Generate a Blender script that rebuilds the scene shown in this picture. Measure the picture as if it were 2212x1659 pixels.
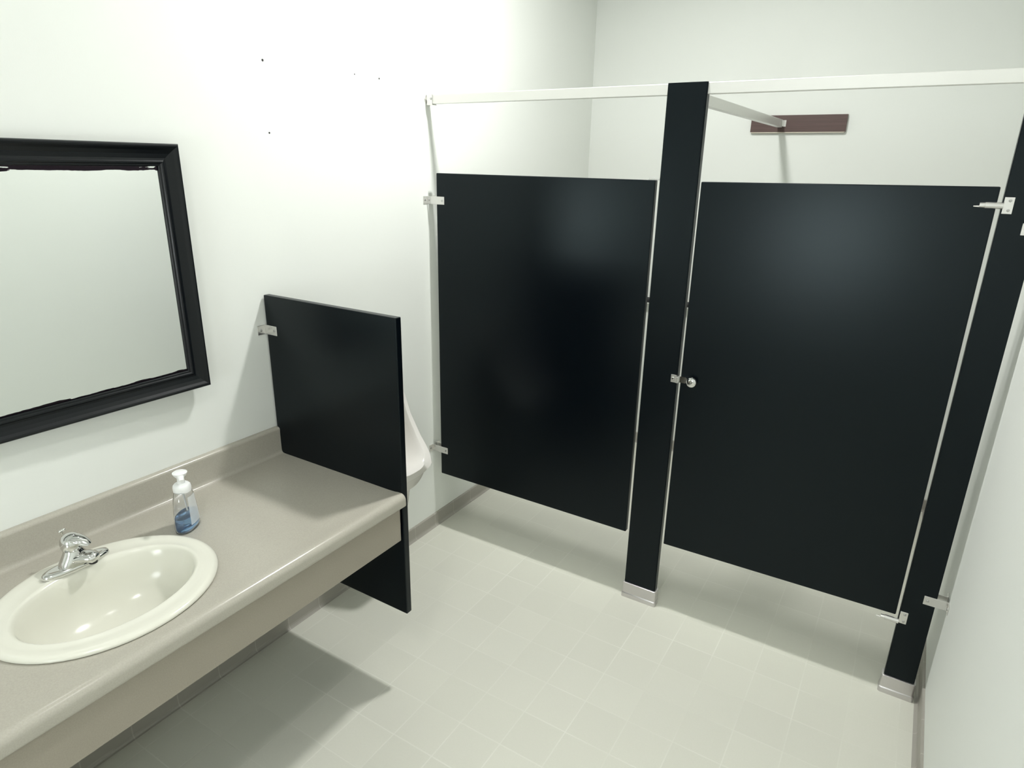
import bpy, bmesh, math, random
from mathutils import Vector, Matrix

for o in list(bpy.data.objects):
    bpy.data.objects.remove(o, do_unlink=True)
SC = bpy.context.scene
COL = SC.collection
PI = math.pi

# ------------------------------------------------------------------ camera
cam_d = bpy.data.cameras.new('camera')
cam = bpy.data.objects.new('camera', cam_d)
COL.objects.link(cam)
cam_d.sensor_fit = 'HORIZONTAL'
cam_d.sensor_width = 36.0
cam_d.lens = 1404.99 / 2212.0 * 36.0
cam_d.clip_start = 0.02
cam.location = (1.9408, -2.3933, 1.8414)
cam.rotation_euler = (1.2439, -0.0187, 0.5566)
SC.camera = cam

# ------------------------------------------------------------------ world, exposure
w = bpy.data.worlds.new('world')
SC.world = w
w.use_nodes = True
w.node_tree.nodes['Background'].inputs[0].default_value = (0.9, 0.95, 1.0, 1)
w.node_tree.nodes['Background'].inputs[1].default_value = 0.0
SC.view_settings.view_transform = 'Standard'
SC.view_settings.look = 'None'
SC.view_settings.gamma = 1.0
SC.view_settings.use_curve_mapping = False
SC.view_settings.exposure = 0.14

CEIL = 3.15
REAR = -3.9
W = 2.2482
D = 1.6726
# round flush ceiling lamps: x, y, radius, emission strength
LAMPS = [(0.93, -0.13, 0.08, 655.0), (1.15, -1.35, 0.10, 28.0), (1.50, -2.75, 0.12, 100.0)]  # last one is added as fill for the rear and right side
LAMP_COL = (1.0, 1.0, 0.985)

# ------------------------------------------------------------------ materials
def mat(name, col, rough=0.5, metal=0.0, spec=0.5, noise=None, bump=None, coat=0.0, emis=None, trans=0.0, ior=1.45):
    m = bpy.data.materials.new(name)
    m.use_nodes = True
    nt = m.node_tree
    b = nt.nodes['Principled BSDF']
    b.inputs['Base Color'].default_value = (*col, 1)
    b.inputs['Roughness'].default_value = rough
    b.inputs['Metallic'].default_value = metal
    b.inputs['Specular IOR Level'].default_value = spec
    b.inputs['IOR'].default_value = ior
    if coat:
        b.inputs['Coat Weight'].default_value = coat
        b.inputs['Coat Roughness'].default_value = 0.08
    if trans:
        b.inputs['Transmission Weight'].default_value = trans
    if emis:
        b.inputs['Emission Color'].default_value = (*emis[0], 1)
        b.inputs['Emission Strength'].default_value = emis[1]
    tc = nt.nodes.new('ShaderNodeTexCoord')
    if noise:
        sc, amt, det = noise
        n = nt.nodes.new('ShaderNodeTexNoise')
        n.inputs['Scale'].default_value = sc
        n.inputs['Detail'].default_value = det
        nt.links.new(tc.outputs['Object'], n.inputs['Vector'])
        r = nt.nodes.new('ShaderNodeValToRGB')
        r.color_ramp.elements[0].position = 0.3
        r.color_ramp.elements[1].position = 0.7
        r.color_ramp.elements[0].color = (*[c * (1 - amt) for c in col], 1)
        r.color_ramp.elements[1].color = (*[min(1, c * (1 + amt)) for c in col], 1)
        nt.links.new(n.outputs['Fac'], r.inputs['Fac'])
        nt.links.new(r.outputs['Color'], b.inputs['Base Color'])
    if bump:
        sc, st, dist = bump
        n2 = nt.nodes.new('ShaderNodeTexNoise')
        n2.inputs['Scale'].default_value = sc
        n2.inputs['Detail'].default_value = 4
        nt.links.new(tc.outputs['Object'], n2.inputs['Vector'])
        bp = nt.nodes.new('ShaderNodeBump')
        bp.inputs['Strength'].default_value = st
        bp.inputs['Distance'].default_value = dist
        nt.links.new(n2.outputs['Fac'], bp.inputs['Height'])
        nt.links.new(bp.outputs['Normal'], b.inputs['Normal'])
    return m

def floor_mat():
    """small square tiles with thin, partly worn, paler grout lines"""
    m = bpy.data.materials.new('floor_tile')
    m.use_nodes = True
    nt = m.node_tree
    N, L = nt.nodes.new, nt.links.new
    b = nt.nodes['Principled BSDF']
    tc = N('ShaderNodeTexCoord')
    sep = N('ShaderNodeSeparateXYZ')
    L(tc.outputs['Object'], sep.inputs[0])
    tp, tx, ty = 0.1618, 0.8884, -0.8120

    def M(op, a, b_=None, c=None):
        n = N('ShaderNodeMath'); n.operation = op
        for i, v in enumerate((a, b_, c)):
            if v is None: continue
            if isinstance(v, (int, float)): n.inputs[i].default_value = v
            else: L(v, n.inputs[i])
        return n.outputs[0]

    def line(axis, off, half):
        u = M('DIVIDE', M('SUBTRACT', axis, off), tp)
        f = M('SUBTRACT', u, M('ROUND', u))
        d = M('ABSOLUTE', f)
        return M('SUBTRACT', 1.0, M('SMOOTH_MIN', M('DIVIDE', d, half), 1.0, 0.15)), M('ROUND', u)
    lx, ix = line(sep.outputs[0], tx, 0.020)
    ly, iy = line(sep.outputs[1], ty, 0.020)
    # wear: the lines fade in and out
    nz = N('ShaderNodeTexNoise'); nz.inputs['Scale'].default_value = 2.3; nz.inputs['Detail'].default_value = 3
    L(tc.outputs['Object'], nz.inputs['Vector'])
    wear = N('ShaderNodeMapRange'); L(nz.outputs['Fac'], wear.inputs['Value'])
    wear.inputs['From Min'].default_value = 0.40; wear.inputs['From Max'].default_value = 0.72
    wear.inputs['To Min'].default_value = 0.05; wear.inputs["To Max"].default_value = 0.7
    grout = M('MULTIPLY', M('MAXIMUM', lx, ly), wear.outputs[0])
    # tile to tile variation
    ux = M('FLOOR', M('DIVIDE', M('SUBTRACT', sep.outputs[0], tx), tp))
    uy = M('FLOOR', M('DIVIDE', M('SUBTRACT', sep.outputs[1], ty), tp))
    cmb = N('ShaderNodeCombineXYZ'); L(ux, cmb.inputs[0]); L(uy, cmb.inputs[1])
    wn = N('ShaderNodeTexWhiteNoise'); L(cmb.outputs[0], wn.inputs['Vector'])
    n2 = N('ShaderNodeTexNoise'); n2.inputs['Scale'].default_value = 180; n2.inputs['Detail'].default_value = 3
    L(tc.outputs['Object'], n2.inputs['Vector'])
    val = M('ADD', M('MULTIPLY', wn.outputs['Value'], 0.035), M('MULTIPLY', n2.outputs['Fac'], 0.06))
    val = M('ADD', val, 0.955)
    mx = N('ShaderNodeMix'); mx.data_type = 'RGBA'
    mx.inputs['A'].default_value = (0.615, 0.615, 0.540, 1)
    mx.inputs['B'].default_value = (0.76, 0.76, 0.69, 1)
    L(grout, mx.inputs['Factor'])
    mul = N('ShaderNodeMix'); mul.data_type = 'RGBA'; mul.blend_type = 'MULTIPLY'
    mul.inputs['Factor'].default_value = 1.0
    L(mx.outputs['Result'], mul.inputs['A'])
    cb = N('ShaderNodeCombineColor'); L(val, cb.inputs[0]); L(val, cb.inputs[1]); L(val, cb.inputs[2])
    L(cb.outputs[0], mul.inputs['B'])
    L(mul.outputs['Result'], b.inputs['Base Color'])
    b.inputs['Roughness'].default_value = 0.48
    b.inputs['Specular IOR Level'].default_value = 0.4
    bp = N('ShaderNodeBump'); bp.inputs['Strength'].default_value = 0.25; bp.inputs['Distance'].default_value = 0.001
    bp.invert = True
    L(M('MAXIMUM', lx, ly), bp.inputs['Height']); L(bp.outputs['Normal'], b.inputs['Normal'])
    return m

def base_mat(axis):
    """glazed cove tile base with joints every tile"""
    m = bpy.data.materials.new('cove_tile')
    m.use_nodes = True
    nt = m.node_tree
    N, L = nt.nodes.new, nt.links.new
    b = nt.nodes['Principled BSDF']
    tc = N('ShaderNodeTexCoord'); sep = N('ShaderNodeSeparateXYZ')
    L(tc.outputs['Object'], sep.inputs[0])
    a = N('ShaderNodeMath'); a.operation = 'DIVIDE'; a.inputs[1].default_value = 0.1618
    L(sep.outputs[axis], a.inputs[0])
    f = N('ShaderNodeMath'); f.operation = 'PINGPONG'; f.inputs[1].default_value = 0.5
    L(a.outputs[0], f.inputs[0])
    c = N('ShaderNodeMath'); c.operation = 'LESS_THAN'; c.inputs[1].default_value = 0.012
    L(f.outputs[0], c.inputs[0])
    mx = N('ShaderNodeMix'); mx.data_type = 'RGBA'
    mx.inputs['A'].default_value = (0.34, 0.325, 0.285, 1)
    mx.inputs['B'].default_value = (0.42, 0.40, 0.36, 1)
    L(c.outputs[0], mx.inputs['Factor'])
    L(mx.outputs['Result'], b.inputs['Base Color'])
    b.inputs['Roughness'].default_value = 0.45
    return m

def wood_mat():
    m = bpy.data.materials.new('stained_wood')
    m.use_nodes = True
    nt = m.node_tree
    N, L = nt.nodes.new, nt.links.new
    b = nt.nodes['Principled BSDF']
    tc = N('ShaderNodeTexCoord'); mp = N('ShaderNodeMapping')
    mp.inputs['Scale'].default_value = (4, 30, 90)
    L(tc.outputs['Object'], mp.inputs[0])
    n = N('ShaderNodeTexNoise'); n.inputs['Scale'].default_value = 1.5; n.inputs['Detail'].default_value = 6
    L(mp.outputs[0], n.inputs['Vector'])
    r = N('ShaderNodeValToRGB')
    r.color_ramp.elements[0].position = 0.3; r.color_ramp.elements[1].position = 0.75
    r.color_ramp.elements[0].color = (0.072, 0.040, 0.034, 1)
    r.color_ramp.elements[1].color = (0.105, 0.060, 0.053, 1)
    L(n.outputs['Fac'], r.inputs['Fac']); L(r.outputs['Color'], b.inputs['Base Color'])
    b.inputs['Roughness'].default_value = 0.5
    return m

def mirror_mat():
    """silvered glass, the silver gone black in streaks along the top and bottom edge"""
    m = bpy.data.materials.new('mirror_glass')
    m.use_nodes = True
    nt = m.node_tree
    N, L = nt.nodes.new, nt.links.new
    b = nt.nodes['Principled BSDF']
    b.inputs['Metallic'].default_value = 1.0
    b.inputs['Roughness'].default_value = 0.015
    tc = N('ShaderNodeTexCoord'); sep = N('ShaderNodeSeparateXYZ')
    L(tc.outputs['Object'], sep.inputs[0])

    def M(op, a, b_=None):
        n = N('ShaderNodeMath'); n.operation = op
        for i, v in enumerate((a, b_)):
            if v is None: continue
            if isinstance(v, (int, float)): n.inputs[i].default_value = v
            else: L(v, n.inputs[i])
        return n.outputs[0]
    mp = N('ShaderNodeMapping'); mp.inputs['Scale'].default_value = (1, 14, 120)
    L(tc.outputs['Object'], mp.inputs[0])
    n = N('ShaderNodeTexNoise'); n.inputs['Scale'].default_value = 1.0; n.inputs['Detail'].default_value = 5
    L(mp.outputs[0], n.inputs['Vector'])
    z = sep.outputs[2]                      # object z: 0 at the glass bottom, 0.612 at its top
    top = M('MULTIPLY', M('SUBTRACT', z, 0.597), 55.0)
    bot = M('MULTIPLY', M('SUBTRACT', 0.0120, z), 60.0)
    edge = M('MAXIMUM', M('MAXIMUM', top, bot), 0.0)
    edge = M('MINIMUM', edge, 0.55)
    th = M('SUBTRACT', 0.88, edge)
    msk = M('GREATER_THAN', n.outputs['Fac'], th)
    mx = N('ShaderNodeMix'); mx.data_type = 'RGBA'
    mx.inputs['A'].default_value = (0.87, 0.90, 0.88, 1)
    mx.inputs['B'].default_value = (0.02, 0.015, 0.02, 1)
    L(msk, mx.inputs['Factor'])
    L(mx.outputs['Result'], b.inputs['Base Color'])
    return m

def label_mat():
    m = bpy.data.materials.new('clear_label')
    m.use_nodes = True
    nt = m.node_tree
    b = nt.nodes['Principled BSDF']
    b.inputs['Base Color'].default_value = (0.80, 0.84, 0.86, 1)
    b.inputs['Roughness'].default_value = 0.3
    b.inputs['Alpha'].default_value = 0.55
    return m

M_WALL = mat('wall_paint', (0.778, 0.80, 0.758), 0.62, spec=0.3, bump=(260, 0.12, 0.001))
M_CEIL = mat('ceiling_paint', (0.85, 0.86, 0.84), 0.9, spec=0.1)
M_REAR = mat('rear_wall_paint', (0.79, 0.81, 0.775), 0.8, spec=0.2)
M_FLOOR = floor_mat()
M_BASEY = base_mat(1)
M_BASEX = base_mat(0)
M_BLACK = mat('black_partition_enamel', (0.0002, 0.0012, 0.0030), 0.30, spec=0.31, bump=(900, 0.04, 0.0004))
M_BLACK.node_tree.nodes['Principled BSDF'].inputs['Specular Tint'].default_value = (0.82, 0.98, 1.0, 1)
M_LIGHTBLOCK = mat('light_block', (0.05, 0.04, 0.03), 0.9)  # for unseen sheets added to darken the space below the counter
M_GLOW_PANEL = mat('added_panel_glow', (0.8, 0.85, 0.9), 0.5, emis=((0.93, 0.98, 1.0), 14.0))  # glow of the added panel on the rear wall
M_FRAME = mat('black_frame', (0.003, 0.0045, 0.006), 0.27, spec=0.36)
M_ALU = mat('brushed_aluminium', (0.72, 0.72, 0.69), 0.38, metal=0.6)
M_STEEL = mat('stainless_shoe', (0.62, 0.60, 0.60), 0.32, metal=0.9)
M_CHROME = mat('chrome', (0.72, 0.72, 0.71), 0.09, metal=1.0)
M_CHROME2 = mat('bracket_chrome', (0.72, 0.71, 0.69), 0.24, metal=0.9)
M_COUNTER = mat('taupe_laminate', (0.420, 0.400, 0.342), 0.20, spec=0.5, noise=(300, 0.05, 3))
M_APRON_SHADE = mat('shaded_laminate', (0.345, 0.312, 0.255), 0.30, spec=0.5, noise=(300, 0.05, 3))  # same laminate as the top, shade of the front face put into colour
M_PORC = mat('cream_porcelain', (0.70, 0.695, 0.61), 0.17, spec=0.5)
M_PORCW = mat('white_porcelain', (0.76, 0.74, 0.70), 0.14, spec=0.5)
M_WOOD = wood_mat()
M_RAW = mat('raw_board_edge', (0.55, 0.50, 0.42), 0.7)
M_MIRROR = mirror_mat()
M_LAMP = mat('lamp_diffuser', (0.9, 0.9, 0.9), 0.5)
M_WHITEP = mat('white_plastic', (0.84, 0.85, 0.84), 0.3)
M_CLEAR = mat('clear_plastic', (0.96, 0.97, 0.98), 0.05, trans=1.0, ior=1.38)
M_BLUE = mat('blue_soap', (0.36, 0.62, 0.97), 0.04, trans=0.9, ior=1.33)
M_LABEL = label_mat()
M_DARK = mat('dark_metal', (0.03, 0.03, 0.032), 0.35, metal=0.3)
M_HOLE = mat('screw_hole', (0.03, 0.03, 0.03), 0.8)
M_GREY = mat('screw_grey', (0.45, 0.45, 0.44), 0.3, metal=0.9)

# ------------------------------------------------------------------ helpers
ROOTLOC = {}

def mesh_from(bm, name, smooth=False, angle=35):
    bmesh.ops.recalc_face_normals(bm, faces=bm.faces)
    me = bpy.data.meshes.new(name)
    bm.to_mesh(me); bm.free()
    if smooth:
        for p in me.polygons: p.use_smooth = True
        try: me.set_sharp_from_angle(angle=math.radians(angle))
        except Exception: pass
    return me

def part(name, bm, m, parent, smooth=False, label=None, angle=35):
    """a mesh given in world coordinates, linked under its thing (or part)"""
    loc = ROOTLOC[parent.name]
    bm.transform(Matrix.Translation(-Vector(loc)))
    o = bpy.data.objects.new(name, mesh_from(bm, name, smooth, angle))
    o.data.materials.append(m)
    COL.objects.link(o)
    o.parent = parent
    ROOTLOC[o.name] = loc
    if label: o['label'] = label
    return o

def thing(name, label, cat, loc, group=None):
    o = bpy.data.objects.new(name, None)
    o.empty_display_size = 0.05
    COL.objects.link(o)
    o.location = loc
    o['label'] = label; o['category'] = cat
    if group: o['group'] = group
    ROOTLOC[o.name] = tuple(loc)
    return o

def solo(name, bm, m, label, cat, loc, group=None, smooth=False):
    bm.transform(Matrix.Translation(-Vector(loc)))
    o = bpy.data.objects.new(name, mesh_from(bm, name, smooth))
    o.data.materials.append(m)
    COL.objects.link(o)
    o.location = loc
    o['label'] = label; o['category'] = cat
    if group: o['group'] = group
    return o

def struct(name, bm, m, label=None, smooth=False):
    o = bpy.data.objects.new(name, mesh_from(bm, name, smooth))
    o.data.materials.append(m)
    COL.objects.link(o)
    o['kind'] = 'structure'
    if label: o['label'] = label
    return o

def B(): return bmesh.new()

def box(bm, x0, x1, y0, y1, z0, z1, bev=0.0, seg=2):
    vs = [bm.verts.new((x, y, z)) for x in (x0, x1) for y in (y0, y1) for z in (z0, z1)]
    f = [(0, 1, 3, 2), (4, 6, 7, 5), (0, 4, 5, 1), (2, 3, 7, 6), (0, 2, 6, 4), (1, 5, 7, 3)]
    fs = [bm.faces.new([vs[i] for i in q]) for q in f]
    if bev:
        es = list({e for fc in fs for e in fc.edges})
        bmesh.ops.bevel(bm, geom=es, offset=bev, segments=seg, affect='EDGES', profile=0.5)
    return bm

def prism(bm, pts, axis, a0, a1):
    """closed outline pts (2-D) pushed along axis: 'y' pts are (x, z); 'x' pts are (y, z); 'z' pts are (x, y)"""
    def P(p, a):
        return {'y': (p[0], a, p[1]), 'x': (a, p[0], p[1]), 'z': (p[0], p[1], a)}[axis]
    A = [bm.verts.new(P(p, a0)) for p in pts]
    C = [bm.verts.new(P(p, a1)) for p in pts]
    n = len(pts)
    for i in range(n):
        bm.faces.new((A[i], A[(i + 1) % n], C[(i + 1) % n], C[i]))
    bm.faces.new(A[::-1]); bm.faces.new(C)
    return bm

def loft(bm, rings, cap0=True, cap1=True):
    R = [[bm.verts.new(p) for p in r] for r in rings]
    n = len(R[0])
    for a, b in zip(R, R[1:]):
        for i in range(n):
            bm.faces.new((a[i], a[(i + 1) % n], b[(i + 1) % n], b[i]))
    if cap0: bm.faces.new(R[0][::-1])
    if cap1: bm.faces.new(R[-1])
    return bm

def ell(cx, cy, z, rx, ry, n=48, p=2.0):
    out = []
    for i in range(n):
        t = 2 * PI * i / n
        c, s = math.cos(t), math.sin(t)
        out.append((cx + rx * math.copysign(abs(c) ** (2 / p), c), cy + ry * math.copysign(abs(s) ** (2 / p), s), z))
    return out

def lathe(bm, prof, c, n=32, axis='z', cap=True):
    rings = []
    for r, h in prof:
        ring = []
        for i in range(n):
            t = 2 * PI * i / n
            a, b = max(r, 1e-4) * math.cos(t), max(r, 1e-4) * math.sin(t)
            v = {'z': (a, b, h), 'x': (h, a, b), 'y': (a, h, b)}[axis]
            ring.append((c[0] + v[0], c[1] + v[1], c[2] + v[2]))
        rings.append(ring)
    return loft(bm, rings, cap, cap)

def tube(bm, pts, rads, n=16, flat=1.0):
    """round (or flattened) tube along points"""
    rings = []
    up0 = Vector((0, 0, 1))
    for i, p in enumerate(pts):
        p = Vector(p)
        a = Vector(pts[max(i - 1, 0)]); b = Vector(pts[min(i + 1, len(pts) - 1)])
        t = (b - a).normalized()
        up = up0 if abs(t.z) < 0.95 else Vector((1, 0, 0))
        s = t.cross(up).normalized(); u = s.cross(t).normalized()
        r = rads[i] if isinstance(rads, (list, tuple)) else rads
        if not isinstance(r, (tuple, list)): r = (r, r * flat)
        rings.append([tuple(p + s * r[0] * math.cos(2 * PI * k / n) + u * r[1] * math.sin(2 * PI * k / n)) for k in range(n)])
    return loft(bm, rings)

def arc(cx, cz, r, a0, a1, n):
    return [(cx + r * math.cos(math.radians(a0 + (a1 - a0) * i / n)), cz + r * math.sin(math.radians(a0 + (a1 - a0) * i / n))) for i in range(n + 1)]

# ------------------------------------------------------------------ room shell
struct('floor', box(B(), -0.1, W + 0.1, REAR - 0.1, D + 0.1, -0.1, 0.0), M_FLOOR, 'pale beige floor of small square tiles with fine light grout')
struct('ceiling', box(B(), -0.1, W + 0.1, REAR - 0.1, D + 0.1, CEIL, CEIL + 0.1), M_CEIL)
wl = struct('wall_left', box(B(), -0.1, 0.0, REAR - 0.1, D + 0.1, 0.0, CEIL), M_WALL, 'off-white painted wall behind mirror and counter')
struct('wall_right', box(B(), W, W + 0.1, REAR - 0.1, D + 0.1, 0.0, CEIL), M_WALL, 'off-white painted wall at the hinge side of the stall')
struct('wall_back', box(B(), 0.0, W, D, D + 0.1, 0.0, CEIL), M_WALL, 'off-white painted wall at the back of the stall')
struct('wall_rear', box(B(), 0.0, W, REAR - 0.1, REAR, 0.0, CEIL), M_REAR)

# added glowing panel behind the camera, puts a sheen on the stall door
wf = B()
for q in ((0.90, 1.60, 0.98, 1.02), (0.90, 1.60, 1.60, 1.64), (0.90, 0.94, 1.02, 1.60), (1.56, 1.60, 1.02, 1.60)):
    box(wf, q[0], q[1], REAR, REAR + 0.03, q[2], q[3])
wn = struct('added_glow_panel', wf, M_CEIL)
pb = box(B(), 0.94, 1.56, REAR + 0.002, REAR + 0.010, 1.02, 1.60)
po = bpy.data.objects.new('pane', mesh_from(pb, 'pane')); po.data.materials.append(M_GLOW_PANEL)
COL.objects.link(po); po.parent = wn

def cove(side):
    h = 0.0714
    if side == 'left':
        pts = [(0.0, 0.0), (0.022, 0.0), (0.016, 0.002), (0.0115, 0.007), (0.0095, 0.014), (0.009, h - 0.004), (0.006, h), (0.0, h)]
        return prism(B(), pts, 'y', REAR, D), M_BASEY
    if side == 'right':
        pts = [(W, 0.0), (W - 0.022, 0.0), (W - 0.016, 0.002), (W - 0.0115, 0.007), (W - 0.0095, 0.014), (W - 0.009, h - 0.004), (W - 0.006, h), (W, h)]
        return prism(B(), pts, 'y', REAR, D), M_BASEY
    pts = [(D, 0.0), (D - 0.022, 0.0), (D - 0.016, 0.002), (D - 0.0115, 0.007), (D - 0.0095, 0.014), (D - 0.009, h - 0.004), (D - 0.006, h), (D, h)]
    return prism(B(), pts, 'x', 0.009, W - 0.009), M_BASEX
for s in ('left', 'right', 'back'):
    bm_, m_ = cove(s)
    struct('baseboard_' + s, bm_, m_)
# screw holes left in the wall
for i, (y, z, r, lab) in enumerate([
        (-0.829, 2.146, 0.0042, 'small dark screw hole in wall, high above the mirror corner'),
        (-0.413, 2.150, 0.0026, 'faintest small hole in wall, between the two upper holes'),
        (-0.279, 2.149, 0.0036, 'small dark screw hole in wall nearest the stall rail'),
        (-0.829, 1.924, 0.0034, 'small dark screw hole in wall, lowest, right of mirror')]):
    solo('screw_hole', lathe(B(), [(r, 0.0), (r * 0.9, 0.0008), (r * 0.4, 0.0010)], (0, y, z), 12, 'x'), M_HOLE, lab, 'screw hole', (0, y, z), 'old screw holes in the left wall')

# ------------------------------------------------------------------ ceiling lamps (above the frame)
for i, (lx, ly, lr, es) in enumerate(LAMPS):
    lab = ['round white ceiling lamp just in front of the stall', 'round white ceiling lamp above the middle of the room',
           'added round fill lamp towards the rear wall'][i]
    t = thing('ceiling_lamp', lab, 'lamp', (lx, ly, CEIL), 'round lamps in a row on the ceiling')
    part('lamp_base', lathe(B(), [(lr + 0.002, CEIL - 0.040), (lr + 0.016, CEIL - 0.046), (lr + 0.022, CEIL - 0.040), (lr + 0.024, CEIL), (lr + 0.002, CEIL)], (lx, ly, 0), 32, cap=False), M_WHITEP, t, True)
    me = mat('lamp_glow', (0.9, 0.9, 0.9), 0.5, emis=(LAMP_COL, es))
    part('diffuser', lathe(B(), [(lr, CEIL - 0.002), (lr, CEIL - 0.040), (lr * 0.6, CEIL - 0.043), (0.001, CEIL - 0.044)], (lx, ly, 0), 32), me, t, True)

# ------------------------------------------------------------------ toilet stall front
ZB, ZT = 0.3221, 1.7951
TH = 0.0254

def skew(bm, x0, x1, d0, d1, sh):
    for v in bm.verts:
        t = (v.co.x - x0) / (x1 - x0)
        v.co.z += d0 + (d1 - d0) * t
        v.co.x += sh * (v.co.z - ZB) / (ZT - ZB)

def wall_bracket(parent, side, z, y, yb, wx, reach, flange=0.03, h=0.034, name='bracket'):
    """chrome clip: a flange on the wall each side and two cheeks gripping the sheet"""
    bm = B()
    s = 1 if side == 'left' else -1
    def bx(a, b, y0, y1, z0, z1):
        box(bm, min(a, b), max(a, b), y0, y1, z0, z1, 0.0008, 1)
    t = 0.003
    bx(wx, wx + s * t, y - flange, y, z - h / 2, z + h / 2)
    bx(wx + s * t, wx + s * reach, y - t, y, z - h / 2, z + h / 2)
    bx(wx, wx + s * t, yb, yb + flange, z - h / 2, z + h / 2)
    bx(wx + s * t, wx + s * reach, yb, yb + t, z - h / 2, z + h / 2)
    b = part(name, bm, M_CHROME2, parent, label='chrome bracket')
    part('screw', lathe(B(), [(0.0045, 0.0), (0.0045, -0.0015), (0.002, -0.003)], (wx + s * (reach - 0.012), y - t, z), 12, 'y'), M_GREY, b, True)
    part('screw', lathe(B(), [(0.0045, 0.0), (0.0045, s * 0.0015), (0.002, s * 0.003)], (wx + s * t, y - flange * 0.6, z), 12, 'x'), M_GREY, b, True)
    return b

P1L, P1R = 0.0536, 1.0694
pl = thing('stall_panel', 'wide fixed black stall panel between left wall and middle post', 'partition panel', (0.565, 0.016, ZB))
bm = box(B(), P1L, P1R, 0.004, 0.004 + TH, ZB, ZT, 0.003)
skew(bm, P1L, P1R, 0.0, -0.002, 0.0)
part('panel_sheet', bm, M_BLACK, pl)
for z in (1.678, 0.456):
    wall_bracket(pl, 'left', z, 0.004, 0.004 + TH, 0.0, 0.098)
# clips that hold the panel to the post
for z in (1.785,):
    part('clip', box(B(), P1R - 0.030, P1R + 0.0135, 0.012, 0.022, ZT - 0.001, ZT + 0.005, 0.001), M_CHROME2, pl, label='chrome clip')

def shoe(parent, xl, xr):
    y0, y1 = -0.006, 0.038
    def rr(e, z, rad=0.008):
        x0, x1, a, b = xl - 0.006 - e, xr + 0.006 + e, y0 - e, y1 + e
        out = []
        for cx, cy, s0 in ((x1 - rad, b - rad, 0), (x0 + rad, b - rad, 90), (x0 + rad, a + rad, 180), (x1 - rad, a + rad, 270)):
            for k in range(5):
                t = math.radians(s0 + 90 * k / 4)
                out.append((cx + rad * math.cos(t), cy + rad * math.sin(t), z))
        return out
    bm = loft(B(), [rr(0.003, 0.0), rr(0.003, 0.018), rr(0.0025, 0.021), rr(0.0, 0.024), rr(0.0, 0.0735), rr(-0.0015, 0.0746), rr(-0.005, 0.0746)])
    part('shoe', bm, M_STEEL, parent, True, 'stainless steel foot cover')

def post(name, label, xl, xr, loc):
    t = thing(name, label, 'partition post', loc)
    bm = B()
    # front skin runs up over the rail, the body stops beneath it
    pts = [(0.0, 0.0755), (0.0318, 0.0755), (0.0318, 2.0770), (0.0062, 2.0770), (0.0062, 2.1169), (0.0, 2.1169)]
    prism(bm, pts, 'x', xl, xr)
    bmesh.ops.bevel(bm, geom=[e for e in bm.edges if abs(e.verts[0].co.x - e.verts[1].co.x) < 1e-6 and abs(e.verts[0].co.z - e.verts[1].co.z) > 0.5], offset=0.003, segments=2, affect='EDGES')
    part('post_body', bm, M_BLACK, t)
    shoe(t, xl, xr)
    return t

mp = post('pilaster', 'tall black stall post in the middle, on a steel foot', 1.0861, 1.2274, (1.157, 0.016, 0))
rp = post('pilaster', 'tall black stall post at the right wall, on a steel foot', 2.1155, 2.2126, (2.164, 0.016, 0))
for z in (0.428, 1.690):
    wall_bracket(rp, 'right', z, -0.0005, 0.0323, W, 0.073)

# catch on the middle post that the latch bar enters
bm = B()
box(bm, 1.204, 1.2255, -0.0055, -0.0005, 1.043, 1.074, 0.001)
box(bm, 1.2255, 1.2375, -0.018, -0.0005, 1.046, 1.072, 0.002)
k = part('keeper', bm, M_CHROME2, mp, label='chrome latch keeper')
part('screw', lathe(B(), [(0.006, 0.0), (0.0058, -0.002), (0.003, -0.0045)], (1.213, -0.0055, 1.060), 14, 'y'), M_CHROME, k, True)

# the door
DL, DR = 1.2413, 2.1067
dr = thing('stall_door', 'closed black stall door with round chrome latch knob', 'stall door', (1.674, 0.016, ZB))
bm = box(B(), DL, DR, 0.004, 0.004 + TH, ZB, ZT, 0.003)
skew(bm, DL, DR, -0.0025, 0.0092, -0.0033)
part('door_leaf', bm, M_BLACK, dr)
bm = B()
lathe(bm, [(0.006, 0.004), (0.007, -0.008), (0.014, -0.010), (0.0195, -0.013), (0.0205, -0.017), (0.0185, -0.0215), (0.0120, -0.0245), (0.006, -0.0252), (0.001, -0.0248)], (1.2885, 0, 1.0595), 28, 'y')
part('latch_knob', bm, M_CHROME, dr, True, 'round chrome latch knob')
bm = B()
pts = [(1.2385, 1.0475), (1.262, 1.0475), (1.2695, 1.0535), (1.2745, 1.0600), (1.2695, 1.0665), (1.262, 1.0725), (1.2385, 1.0725)]
prism(bm, pts, 'y', -0.0075, 0.0035)
part('latch_bar', bm, M_CHROME, dr, label='pointed chrome latch bar')

def hinge(z, zt, z0p, z1p):
    bm = B()
    box(bm, 2.1185, 2.1430, -0.0040, -0.0004, z0p, z1p, 0.0012)           # leaf on the post
    h = part('hinge', bm, M_CHROME2, dr, label='chrome hinge')
    bm = B()
    tube(bm, [(2.062, -0.007, z), (2.075, -0.007, z), (2.0755, -0.007, z), (2.1185, -0.007, z)], [0.0075, 0.0080, 0.0095, 0.0095], 16)
    tube(bm, [(2.048, -0.007, z - 0.004), (2.062, -0.007, z - 0.004)], [0.0018, 0.0030], 10)
    part('hinge_arm', bm, M_CHROME2, h, True)
    for zz in (z0p + 0.010, z1p - 0.010):
        part('screw', lathe(B(), [(0.0042, -0.004), (0.004, -0.0055), (0.002, -0.0068)], (2.133, 0, zz), 12, 'y'), M_GREY, h, True)
hinge(1.7525, 0, 1.730, 1.777)
hinge(0.3165, 0, 0.309, 0.357)

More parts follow.
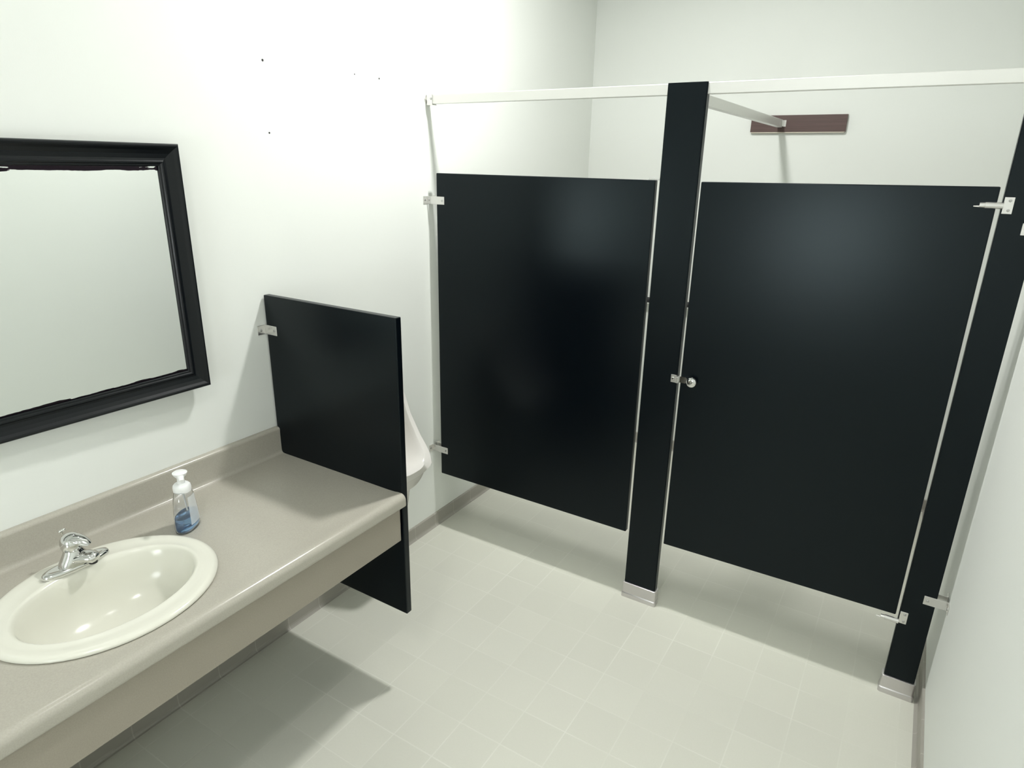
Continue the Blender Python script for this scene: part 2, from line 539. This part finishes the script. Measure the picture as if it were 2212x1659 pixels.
# head rail over the stall front, return rail to the back wall
hr = thing('head_rail', 'long pale aluminium rail across the top of the stall', 'rail', (1.12, 0.019, 2.0975))
part('rail_bar', box(B(), 0.022, W - 0.004, 0.0070, 0.0318, 2.0780, 2.1155, 0.002), M_ALU, hr)
bm = B()
lathe(bm, [(0.021, 0.0), (0.021, 0.003), (0.013, 0.006), (0.012, 0.018)], (0.0, 0.018, 2.097), 6, 'x')
box(bm, 0.010, 0.040, 0.0035, 0.0068, 2.0760, 2.1170, 0.001)
box(bm, 0.010, 0.040, 0.0035, 0.0340, 2.0735, 2.0778, 0.001)
b = part('end_bracket', bm, M_CHROME2, hr, label='chrome end bracket')
part('screw', lathe(B(), [(0.005, 0.0035), (0.0045, 0.001), (0.002, 0.0)], (0.033, 0, 2.099), 12, 'y'), M_GREY, b, True)

BRX = 1.158
br = thing('brace_rail', 'aluminium rail running from the stall post to the wooden board', 'rail', (BRX, 0.84, 2.0975))
part('rail_bar', box(B(), BRX - 0.0135, BRX + 0.0135, 0.0325, D - 0.030, 2.0560, 2.0960, 0.002), M_ALU, br)
bm = B()
box(bm, BRX + 0.0140, BRX + 0.0170, D - 0.055, D - 0.0205, 2.060, 2.094, 0.001)
box(bm, BRX + 0.0140, BRX + 0.030, D - 0.0235, D - 0.0205, 2.060, 2.094, 0.001)
part('end_bracket', bm, M_CHROME2, br, label='chrome end bracket')

wb = thing('mounting_board', 'brown stained wooden board screwed to the back wall', 'board', (1.245, D - 0.01, 2.0296))
part('board_face', box(B(), 1.0011, 1.4884, D - 0.0200, D, 2.0335, 2.1194, 0.001), M_WOOD, wb)
part('board_underside', box(B(), 1.0060, 1.4840, D - 0.0190, D, 2.0285, 2.0335), M_RAW, wb, label='pale unstained lower edge')

# dark grab bar seen only through the door gaps
gb = thing('grab_bar', 'dark horizontal grab bar on back wall seen through the door gaps', 'grab bar', (1.3, D, 1.02))
part('bar', tube(B(), [(0.36, D - 0.055, 1.022), (2.12, D - 0.055, 1.022)], 0.018, 16), M_DARK, gb, True)
for x in (0.40, 2.08):
    part('mount', tube(B(), [(x, D - 0.042, 1.022), (x, D, 1.022)], [0.016, 0.026], 16), M_DARK, gb, True)

# ------------------------------------------------------------------ urinal screen
YS = -0.9255
sc_ = thing('urinal_screen', 'black screen panel on wall between counter and urinal', 'screen', (0.31, YS + 0.0127, 0.3029))
part('screen_sheet', box(B(), 0.0063, 0.6184, YS, YS + TH, 0.3029, 1.3873, 0.003), M_BLACK, sc_)
wall_bracket(sc_, 'left', 1.263, YS, YS + TH, 0.0, 0.062, flange=0.036)

# ------------------------------------------------------------------ urinal
UY = -0.50
def urinal():
    N = 56
    u = thing('urinal', 'white porcelain wall urinal half hidden by the black screen', 'urinal', (0.0, UY, 0.46))
    def ring(xf, cz, hw, hh, p=2.6, dx=None):
        out = []
        for i in range(N):
            t = 2 * PI * i / N - PI / 2            # starts at the bottom
            c, s = math.cos(t), math.sin(t)
            y = hw * math.copysign(abs(c) ** (2 / p), c)
            z = cz + hh * math.copysign(abs(s) ** (2 / p), s)
            out.append((xf(z, y), UY + y, z))
        return out
    def rimx(z):
        pts = [(0.575, 0.300), (0.600, 0.308), (0.64, 0.278), (0.70, 0.222), (0.78, 0.170), (0.86, 0.142), (0.94, 0.120), (1.02, 0.105)]
        if z <= pts[0][0]: return pts[0][1]
        for (a, xa), (b_, xb) in zip(pts, pts[1:]):
            if z <= b_: return xa + (xb - xa) * (z - a) / (b_ - a)
        return pts[-1][1]
    rings = [
        ring(lambda z, y: 0.001, 0.710, 0.120, 0.290, 3.0),
        ring(lambda z, y: 0.03 + 0.16 * max(0, (0.85 - z)), 0.705, 0.126, 0.300, 3.0),
        ring(lambda z, y: min(0.19, rimx(z) * 0.66), 0.725, 0.136, 0.284, 2.8),
        ring(lambda z, y: min(0.275, rimx(z) * 0.90), 0.760, 0.144, 0.252, 2.8),
        ring(lambda z, y: rimx(z) - 0.020, 0.784, 0.149, 0.231, 3.4),
        ring(lambda z, y: rimx(z) - 0.001, 0.791, 0.150, 0.224, 3.4),
        ring(lambda z, y: rimx(z) + 0.003, 0.794, 0.148, 0.221, 3.4),
        ring(lambda z, y: rimx(z) + 0.004, 0.804, 0.128, 0.201, 3.2),
        ring(lambda z, y: rimx(z) + 0.001, 0.805, 0.125, 0.198, 3.1),
        ring(lambda z, y: rimx(z) - 0.022, 0.806, 0.121, 0.194, 3.0),
        ring(lambda z, y: rimx(z) * 0.80, 0.800, 0.116, 0.190, 2.7),
        ring(lambda z, y: rimx(z) * 0.50, 0.785, 0.104, 0.190, 2.5),
        ring(lambda z, y: 0.050, 0.77, 0.070, 0.150, 2.2),
        ring(lambda z, y: 0.045, 0.77, 0.025, 0.060, 2.0),
    ]
    part('basin', loft(B(), rings), M_PORCW, u, True, angle=42)
    part('outlet', lathe(B(), [(0.036, 0.378), (0.044, 0.383), (0.048, 0.405), (0.054, 0.45), (0.056, 0.475)], (0.165, UY + 0.045, 0.0), 24), M_PORCW, u, True)
    part('drain_pipe', tube(B(), [(0.150, UY + 0.045, 0.39), (0.145, UY + 0.03, 0.335), (0.105, UY, 0.295), (0.09, UY, 0.288), (0.001, UY, 0.288)], 0.019, 16), M_CHROME, u, True)
    part('supply_pipe', tube(B(), [(0.05, UY, 0.99), (0.05, UY, 1.03), (0.04, UY, 1.045), (0.001, UY, 1.045)], 0.010, 16), M_CHROME, u, True)
urinal()

# ------------------------------------------------------------------ vanity counter
ZC = 0.7852
CE = -0.9265      # end against the screen
CB = -3.30        # end beyond the frame
SX, SY = 0.342, -1.735
vc = thing('vanity_counter', 'long taupe laminate counter with rolled front edge and apron', 'counter', (0.3, -2.1, 0.607))
# closed outline of the top, front roll included (x, z)
top = [(0.001, ZC - 0.022), (0.001, ZC)]
top += [(0.030, ZC), (0.560, ZC), (0.585, ZC + 0.0010), (0.598, ZC + 0.0028), (0.608, ZC + 0.0034)]
top += arc(0.613, ZC - 0.0170, 0.0205, 88, 0, 8)
top += [(0.6338, ZC - 0.030)]
top += arc(0.6235, ZC - 0.0335, 0.0103, 5, -88, 6)
top += [(0.611, ZC - 0.044), (0.611, ZC - 0.022)]
bm = prism(B(), top, 'y', CB, CE)
bm.transform(Matrix.Translation(-Vector(ROOTLOC[vc.name])))
tmp = bpy.data.objects.new('countertop_tmp', mesh_from(bm, 'countertop'))
COL.objects.link(tmp)
cb_ = loft(B(), [ell(SX, SY, ZC - 0.1, 0.205, 0.235), ell(SX, SY, ZC + 0.1, 0.205, 0.235)])
cb_.transform(Matrix.Translation(-Vector(ROOTLOC[vc.name])))
cut = bpy.data.objects.new('cut_tmp', mesh_from(cb_, 'cut'))
COL.objects.link(cut)
md = tmp.modifiers.new('b', 'BOOLEAN'); md.operation = 'DIFFERENCE'; md.solver = 'EXACT'; md.object = cut
dg = bpy.context.evaluated_depsgraph_get()
me = bpy.data.meshes.new_from_object(tmp.evaluated_get(dg))
me.name = 'countertop'
bpy.data.objects.remove(tmp); bpy.data.objects.remove(cut)
for p in me.polygons: p.use_smooth = True
me.set_sharp_from_angle(angle=math.radians(38))
o = bpy.data.objects.new('countertop', me)
me.materials.clear(); me.materials.append(M_COUNTER)
COL.objects.link(o); o.parent = vc
# backsplash: cove at its foot, rolled top
bs = [(0.001, ZC + 0.0002), (0.036, ZC + 0.0002)]
bs += [(0.0300, ZC + 0.0010), (0.0255, ZC + 0.0035), (0.0225, ZC + 0.009), (0.0215, ZC + 0.016), (0.0215, 0.868)]
bs += arc(0.0125, 0.8786, 0.0100, -5, 95, 8)
bs += [(0.001, 0.8886)]
part('backsplash', prism(B(), bs, 'y', CB, CE), M_COUNTER, vc, True, angle=50)
part('apron', box(B(), 0.590, 0.610, CB, CE - 0.004, 0.607, ZC - 0.0225, 0.0025), M_APRON_SHADE, vc)
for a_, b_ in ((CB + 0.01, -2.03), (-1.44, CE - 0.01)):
    part('underside', box(B(), 0.023, 0.588, a_, b_, ZC - 0.030, ZC - 0.0225), M_LIGHTBLOCK, vc, label='added dark sheet below the counter')  # unseen dark sheet, added to soak up bounced light
part('added_light_block', box(B(), 0.023, 0.589, -2.50, -2.48, 0.0, ZC - 0.031), M_LIGHTBLOCK, vc)  # unseen, added to keep light out from behind

# ------------------------------------------------------------------ sink
def sink():
    t = thing('sink', 'oval cream drop-in basin set in the counter', 'sink', (SX, SY, ZC))
    R = [
        (0.2330, 0.2630, ZC + 0.0004, 0, 0), (0.2360, 0.2660, ZC + 0.0035, 0, 0), (0.2340, 0.2640, ZC + 0.0085, 0, 0),
        (0.2280, 0.2580, ZC + 0.0125, 0, 0), (0.2190, 0.2500, ZC + 0.0142, 0, 0), (0.2000, 0.2400, ZC + 0.0120, 0.002, 0),
        (0.1780, 0.2260, ZC + 0.0115, 0.008, 0), (0.1690, 0.2200, ZC + 0.0135, 0.010, 0), (0.1640, 0.2160, ZC + 0.0135, 0.010, 0), (0.1580, 0.2110, ZC + 0.0095, 0.010, 0),
        (0.1530, 0.2065, ZC + 0.0010, 0.009, 0), (0.1460, 0.2000, ZC - 0.020, 0.008, 0), (0.1380, 0.1890, ZC - 0.055, 0.008, 0),
        (0.1240, 0.1700, ZC - 0.090, 0.008, 0), (0.0980, 0.1350, ZC - 0.120, 0.008, 0), (0.0600, 0.0820, ZC - 0.138, 0.006, 0),
        (0.0230, 0.0250, ZC - 0.146, 0.004, 0)]
    inner = [ell(SX + dx, SY + dy, z, rx, ry, 64) for rx, ry, z, dx, dy in R]
    under = [ell(SX + 0.006, SY, z, rx, ry, 64) for rx, ry, z in
             ((0.030, 0.032, ZC - 0.155), (0.072, 0.095, ZC - 0.148), (0.110, 0.150, ZC - 0.128), (0.136, 0.182, ZC - 0.096), (0.150, 0.202, ZC - 0.058), (0.158, 0.213, ZC - 0.020), (0.163, 0.219, ZC + 0.0004))]
    bm = loft(B(), inner + under, False, False)
    vs = [v for v in bm.verts]
    # close between the underside top and the rim's outer edge
    a = vs[-64:]; b = vs[:64]
    for i in range(64):
        bm.faces.new((a[i], a[(i + 1) % 64], b[(i + 1) % 64], b[i]))
    part('basin', bm, M_PORC, t, True, angle=70)
    part('drain', lathe(B(), [(0.022, -0.1462), (0.021, -0.1435), (0.016, -0.1430), (0.014, -0.145), (0.004, -0.1445)], (SX + 0.004, SY, ZC), 24), M_CHROME, t, True, 'chrome drain')
sink()

# ------------------------------------------------------------------ faucet
def faucet():
    FX, FY, FZ = 0.176, -1.730, ZC + 0.0135
    t = thing('faucet', 'low chrome single-handle faucet on the rim of the oval basin', 'faucet', (FX, FY, FZ))
    # long base plate with pointed oval ends
    def pl(rx, ry, z): return ell(FX, FY, z, rx, ry, 48, 2.3)
    bm = loft(B(), [pl(0.0265, 0.0830, FZ), pl(0.0275, 0.0840, FZ + 0.003), pl(0.0265, 0.0825, FZ + 0.009), pl(0.0240, 0.0795, FZ + 0.0125), pl(0.0180, 0.0700, FZ + 0.0140),
                    pl(0.0150, 0.0660, FZ + 0.0128), pl(0.0120, 0.0500, FZ + 0.0126)])
    part('base_plate', bm, M_CHROME, t, True, angle=60)
    # body that swells up and runs forward into the spout
    bm = loft(B(), [ell(FX, FY, FZ + 0.011, 0.0260, 0.0420, 40, 2.4), ell(FX, FY, FZ + 0.020, 0.0250, 0.0390, 40, 2.4), ell(FX, FY, FZ + 0.032, 0.0240, 0.0320, 40, 2.3),
                    ell(FX - 0.001, FY, FZ + 0.044, 0.0225, 0.0250, 40), ell(FX - 0.002, FY, FZ + 0.052, 0.0205, 0.0215, 40)])
    part('body', bm, M_CHROME, t, True, angle=60)
    ca, sa = math.cos(math.radians(30)), math.sin(math.radians(30))
    def Q(d, z): return (FX + d * ca, FY + d * sa, FZ + z)
    P = [Q(-0.006, 0.024), Q(0.018, 0.029), Q(0.034, 0.031), Q(0.048, 0.030), Q(0.058, 0.027), Q(0.062, 0.025)]
    bm = tube(B(), P, [(0.026, 0.015), (0.025, 0.015), (0.0225, 0.0145), (0.021, 0.014), (0.018, 0.0125), (0.010, 0.008)], 20)
    s = part('spout', bm, M_CHROME, t, True, angle=60)
    part('aerator', lathe(B(), [(0.0105, 0.012), (0.011, 0.014), (0.011, 0.022)], (FX + 0.048 * ca, FY + 0.048 * sa, FZ), 20), M_DARK, s, True, 'dark aerator ring')
    # domed handle with a lever reaching forward
    bm = B()
    lathe(bm, [(0.0215, 0.052), (0.0240, 0.055), (0.0262, 0.062), (0.0265, 0.072), (0.0240, 0.083), (0.0185, 0.0915), (0.0100, 0.0960), (0.001, 0.0972)], (FX - 0.002, FY, FZ), 32)
    h = part('handle', bm, M_CHROME, t, True, angle=60)
    P = [Q(0.002, 0.086), Q(0.014, 0.0855), Q(0.028, 0.080), Q(0.040, 0.073), Q(0.048, 0.068)]
    part('lever', tube(B(), P, [(0.019, 0.009), (0.0195, 0.008), (0.018, 0.0065), (0.0155, 0.005), (0.009, 0.003)], 18), M_CHROME, h, True)
    # lift rod behind the handle
    bm = tube(B(), [(FX - 0.0440, FY, FZ + 0.002), (FX - 0.0440, FY, FZ + 0.088)], 0.0022, 10)
    l = part('lift_rod', bm, M_CHROME, t, True)
    part('lift_knob', tube(B(), [(FX - 0.0440, FY - 0.008, FZ + 0.091), (FX - 0.0440, FY - 0.004, FZ + 0.091), (FX - 0.0440, FY + 0.005, FZ + 0.092), (FX - 0.0440, FY + 0.009, FZ + 0.093)], [0.002, 0.0042, 0.0042, 0.002], 12), M_CHROME, l, True)
faucet()

# ------------------------------------------------------------------ soap bottle
def bottle():
    BX, BY, BZ = 0.222, -1.440, ZC + 0.0006
    a = math.radians(30)                       # turned a little so a broad face looks into the room
    t = thing('soap_bottle', 'clear pump bottle with a little blue soap behind the basin', 'soap bottle', (BX, BY, BZ))
    def R(rx, ry, z, n=40, p=2.3):
        out = []
        for i in range(n):
            th = 2 * PI * i / n
            c, s = math.cos(th), math.sin(th)
            u = rx * math.copysign(abs(c) ** (2 / p), c); v = ry * math.copysign(abs(s) ** (2 / p), s)
            out.append((BX + u * math.cos(a) - v * math.sin(a), BY + u * math.sin(a) + v * math.cos(a), BZ + z))
        return out
    prof = [(0.017, 0.030, 0.0), (0.0205, 0.0345, 0.003), (0.0215, 0.0355, 0.012), (0.0210, 0.0345, 0.040), (0.0195, 0.0310, 0.070), (0.0180, 0.0270, 0.095), (0.0160, 0.0225, 0.108), (0.0150, 0.0180, 0.113), (0.0140, 0.0140, 0.116)]
    outer = [R(*q) for q in prof]
    inner = [R(q[0] - 0.0012, q[1] - 0.0012, max(q[2], 0.0014)) for q in prof[::-1]]
    part('bottle_body', loft(B(), outer + inner), M_CLEAR, t, True, 'clear plastic bottle', angle=70)
    lq = [(0.0153, 0.0283, 0.0018), (0.0188, 0.0328, 0.0040), (0.0199, 0.0339, 0.012), (0.0196, 0.0333, 0.030), (0.0192, 0.0327, 0.042)]
    part('soap', loft(B(), [R(*q) for q in lq]), M_BLUE, t, True, 'blue liquid soap', angle=50)
    # clear sticker on the broad faces
    for s in (1,):
        bm = B(); cols = []
        for z, k in ((0.020, 0.0), (0.045, 0.0), (0.070, 0.0), (0.098, 0.0)):
            ry = 0.0347 + (0.0260 - 0.0347) * max(0, (z - 0.030)) / 0.068
            rx = 0.0215 + (0.0182 - 0.0215) * max(0, (z - 0.030)) / 0.068
            row = []
            for j in range(9):
                th = math.radians(-28 + 56 * j / 8)
                c, s_ = math.cos(th), math.sin(th)
                u = (rx + 0.0006) * abs(c) ** (2 / 2.3); v = (ry + 0.0006) * math.copysign(abs(s_) ** (2 / 2.3), s_)
                row.append(bm.verts.new((BX + u * math.cos(a) - v * math.sin(a), BY + u * math.sin(a) + v * math.cos(a), BZ + z)))
            cols.append(row)
        for r0, r1 in zip(cols, cols[1:]):
            for j in range(8): bm.faces.new((r0[j], r0[j + 1], r1[j + 1], r1[j]))
        part('sticker', bm, M_LABEL, t, True, 'translucent pale sticker')
    part('cap', lathe(B(), [(0.0155, 0.108), (0.0185, 0.110), (0.0190, 0.120), (0.0180, 0.127), (0.0150, 0.131), (0.0090, 0.133)], (BX, BY, BZ), 32), M_WHITEP, t, True, 'white pump collar', angle=50)
    bm = B()
    lathe(bm, [(0.0080, 0.132), (0.0075, 0.146), (0.0090, 0.150), (0.0120, 0.154), (0.0150, 0.160), (0.0155, 0.163), (0.0120, 0.1655), (0.001, 0.166)], (BX, BY, BZ), 28)
    tube(bm, [(BX, BY, BZ + 0.156), (BX + 0.012, BY - 0.006, BZ + 0.157), (BX + 0.026, BY - 0.013, BZ + 0.153)], [(0.008, 0.006), (0.007, 0.005), (0.005, 0.004)], 14)
    part('pump_head', bm, M_WHITEP, t, True, 'white pump head', angle=50)
    t.scale = (1.32, 1.32, 1.12)
    part('dip_tube', tube(B(), [(BX, BY, BZ + 0.108), (BX + 0.001, BY + 0.004, BZ + 0.050)], 0.002, 8), M_WHITEP, t, True)
bottle()

# ------------------------------------------------------------------ mirror
def mirror():
    y1, y0 = -1.1955, -2.29
    z0, z1 = 1.1375, 1.8767
    fw = 0.0615
    t = thing('wall_mirror', 'large rectangular mirror in a wide black frame on the wall', 'mirror', (0.0135, (y0 + y1) / 2, z0))
    ROOTLOC[t.name] = (0.0, (y0 + y1) / 2, z0)
    t.rotation_euler = (0, 0, math.radians(-1.35))      # hangs a touch proud of the wall at its right end
    # frame cross-section: distance inward from the outer edge, height off the wall
    prof = [(0.0, 0.001), (0.0, 0.024), (0.003, 0.0290), (0.007, 0.0300), (0.011, 0.0285), (0.018, 0.0235), (0.028, 0.0185), (0.040, 0.0160), (0.046, 0.0165), (0.049, 0.0185), (0.053, 0.0180), (0.0555, 0.0150), (0.0600, 0.0145), (0.0620, 0.0120), (0.0620, 0.001)]
    rings = []
    for d, h in prof:
        rings.append([(h, y0 + d, z0 + d), (h, y1 - d, z0 + d), (h, y1 - d, z1 - d), (h, y0 + d, z1 - d)])
    part('frame', loft(B(), rings + [rings[0]], False, False), M_FRAME, t, False)
    g = B()
    box(g, 0.0040, 0.0085, y0 + fw + 0.0008, y1 - fw - 0.0008, z0 + fw + 0.0008, z1 - fw - 0.0008)
    g.transform(Matrix.Translation(-Vector((0, (y0 + y1) / 2, z0 + 0.0615))))
    # the glass sits very slightly askew behind the frame
    me = mesh_from(g, 'glass')
    o = bpy.data.objects.new('glass', me); me.materials.append(M_MIRROR)
    COL.objects.link(o); o.parent = t
    o.location = (0.0, 0.0, 0.0615)
    o.rotation_euler = (0, 0, 0)
    return t
mirror()
